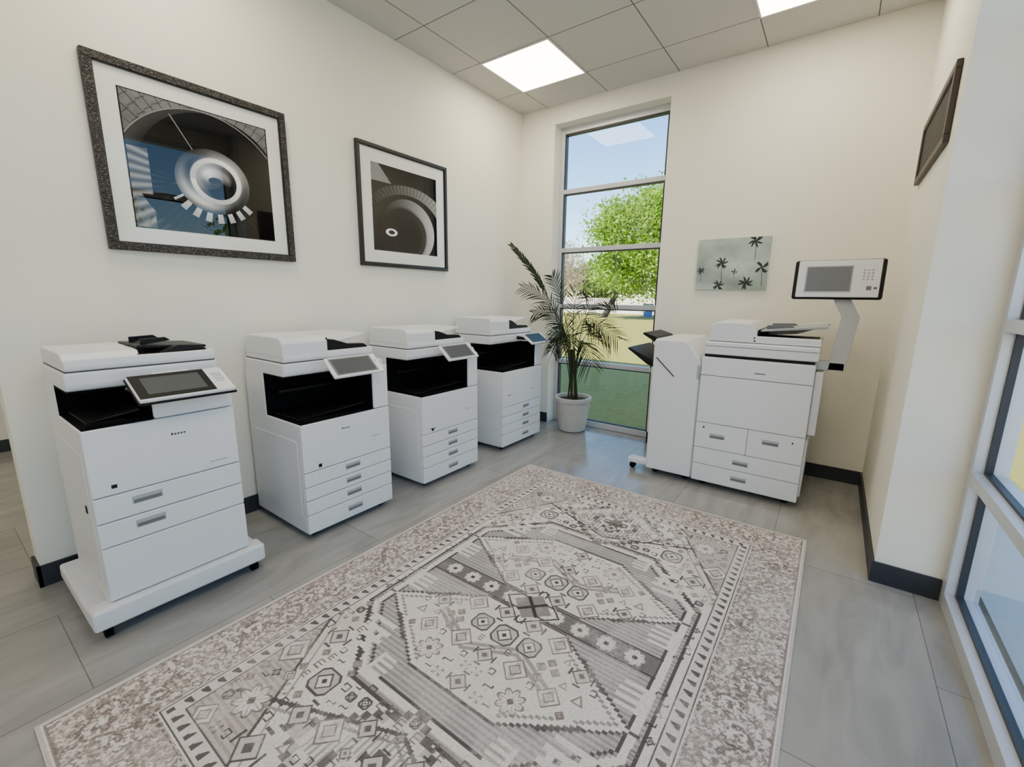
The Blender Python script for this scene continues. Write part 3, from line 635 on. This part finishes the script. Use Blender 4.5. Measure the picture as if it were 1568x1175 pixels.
# ------------------------------------------------------------ exterior
box('lawn',None,-120,120,4.34,160,-.30,-.10,mat('lawn_grass',(116,110,40),.95,noise=(9,(152,146,60)),bump=(40,.8)),0)
box('sidewalk',None,3.62,7.5,-20,4.34,-.30,-.08,mat('concrete',(198,196,190),.9,noise=(6,(184,182,174))),0)
box('parking_lot',None,7.5,120,-60,4.34,-.32,-.12,mat('asphalt',(140,140,142),.95,noise=(20,(122,122,124))),0)
def tree(name,base,hgt,crown,rad,nleaf,lm,bare=False,seed=1,ls=1.0):
    rd=random.Random(seed); e=empty(name); bmT=bmesh.new(); bx=Vector(base); ct=Vector(crown)
    fork=bx+(ct-bx)*.45
    tube(bmT,[bx+(fork-bx)*(i/5) for i in range(6)],hgt*.035,hgt*.024,10)
    for i in range(16):
        th=rd.uniform(0,6.28); ph=rd.uniform(-.2,1.3); d=Vector((math.cos(th)*math.cos(ph)*rad[0],math.sin(th)*math.cos(ph)*rad[0],math.sin(ph)*rad[1]))
        end=ct+d*(.75 if bare else .6); mid=fork.lerp(end,.5)+Vector((rd.uniform(-.3,.3),rd.uniform(-.3,.3),rd.uniform(0,.5)))
        pts=[fork*(1-t)**2+mid*2*t*(1-t)+end*t*t for t in [j/8 for j in range(9)]]
        tube(bmT,pts,hgt*.014,hgt*.002,6)
        for k in range(4 if not bare else 16):
            s=pts[rd.randrange(3,9)]; q=s+Vector((rd.uniform(-1,1),rd.uniform(-1,1),rd.uniform(-.2,.8)))*rad[0]*(.15 if not bare else .3); tube(bmT,[s,(s+q)/2+Vector((0,0,.1)),q],hgt*.004,hgt*.001,4)
    for v in bmT.verts: v.co.z=max(v.co.z,-.1)
    finish(bmT,'trunk_and_branches',e,mat('bark_'+name,(50,42,38) if not bare else (140,122,106),.9),wn=False)
    if nleaf:
        cl=[]
        for i in range(64):
            th=rd.uniform(0,6.28); u_=rd.uniform(-1,1); rr=rd.uniform(.3,1)**.5
            cl.append(ct+Vector((math.cos(th)*math.sqrt(1-u_*u_)*rad[0],math.sin(th)*math.sqrt(1-u_*u_)*rad[0],u_*rad[1]))*rr*.85)
        vs=[];fs=[]
        for i in range(nleaf):
            c_=cl[rd.randrange(len(cl))]; q=c_+Vector((rd.gauss(0,1),rd.gauss(0,1),rd.gauss(0,.8)))*rad[0]*.14
            if q.z<.3: q.z=.3+rd.random()*.5
            s=rd.uniform(.07,.14)*rad[0]/2.2*ls; n=Vector((rd.gauss(0,1),rd.gauss(0,1),rd.gauss(.6,1))).normalized(); t=n.orthogonal().normalized(); t=Matrix.Rotation(rd.uniform(0,6.28),3,n)@t; w_=n.cross(t)
            k=len(vs); vs+=[q-t*s,q-w_*s*.55,q+t*s,q+w_*s*.55]; fs.append((k,k+1,k+2,k+3))
        me=bpy.data.meshes.new('foliage'); me.from_pydata([tuple(v) for v in vs],[],fs); mesh_obj('foliage',me,e,lm)
    return e
def leaf_mat(n,a,b):
    m=mat(n,a,.6,noise=(1.5,b)); nt=m.node_tree; pb=nt.nodes['Principled BSDF']; tr=nt.nodes.new('ShaderNodeBsdfTranslucent'); tr.inputs[0].default_value=(*hexc(*b),1)
    mx=nt.nodes.new('ShaderNodeMixShader'); mx.inputs[0].default_value=.35; o=nt.nodes['Material Output']; nt.links.new(pb.outputs[0],mx.inputs[1]); nt.links.new(tr.outputs[0],mx.inputs[2]); nt.links.new(mx.outputs[0],o.inputs[0]); return m
lm=leaf_mat('tree_leaves',(104,142,30),(136,170,40)); lm2=leaf_mat('tree_leaves_dark',(92,118,40),(118,140,60)); lm3=leaf_mat('bush_leaves',(158,140,112),(170,156,120))
tree('leafy_tree',(-11.4,31.5,-.1),7,(-8.4,30.5,5.1),(4.4,3.8),32000,lm,seed=4,ls=.55)
tree('bare_tree',(-16.2,33,-.1),6,(-16.1,33,3.4),(2.2,3.2),2500,lm3,bare=True,seed=8,ls=.6)
tree('bare_tree.001',(-21.5,44,-.1),6,(-21.5,44,3.9),(2.8,3.5),3500,lm3,bare=True,seed=9,ls=.6)
for i,(x,y,rr) in enumerate([(-24,60,6),(-12,66,6),(-38,64,7),(-2,70,6),(12,60,6)]):
    tree('distant_tree' if i==0 else 'distant_tree.%03d'%i,(x,y,-.1),8,(x,y,3.8),(rr,2.9),4500,lm2,seed=20+i)
for i,(x,y) in enumerate([(26,4),(30,16),(24,-10),(34,-22)]):
    tree('street_tree' if i==0 else 'street_tree.%03d'%i,(x,y,-.1),8,(x,y,5),(3.6,3.2),5000,lm,seed=40+i)
fm=mat('fence_wood',(214,202,190),.9)
fl=[(-30+i*.16,-30+i*.16+.14,40,40.03,-.1,1.35) for i in range(300)]
boxes('wooden_fence',None,fl+[(-30,18,40.03,40.08,.2,.3),(-30,18,40.03,40.08,1.0,1.1)],fm)
bin_=empty('recycling_bin',(-9.6,36,-.1)); bl=mat('bin_blue',(40,90,170),.5)
prism('bin_body',bin_,[(-.25,0),(-.32,.95),(.32,.95),(.25,0)],'y',-.3,.3,bl,.02); box('bin_lid',bin_,-.36,.36,-.36,.34,.95,1.03,bl,.02)
# ------------------------------------------------------------ light
wd=bpy.data.worlds.new('world'); bpy.context.scene.world=wd; wd.use_nodes=True; nt=wd.node_tree; bg=nt.nodes['Background']
sky=nt.nodes.new('ShaderNodeTexSky'); sky.sky_type='NISHITA'; sky.sun_disc=False; sky.sun_elevation=math.radians(42); sky.sun_rotation=math.radians(185); sky.air_density=1.0; sky.dust_density=.4; sky.ozone_density=2.2
hs=nt.nodes.new('ShaderNodeHueSaturation'); hs.inputs['Saturation'].default_value=1.2
nt.links.new(sky.outputs[0],hs.inputs['Color']); nt.links.new(hs.outputs[0],bg.inputs[0]); bg.inputs[1].default_value=.60
sl=bpy.data.lights.new('sun','SUN'); so=bpy.data.objects.new('sun',sl); SC.objects.link(so); sl.energy=18; sl.angle=.01; sl.color=(1,.95,.86)
so.rotation_euler=Vector((.12,1,-.92)).to_track_quat('-Z','Y').to_euler()
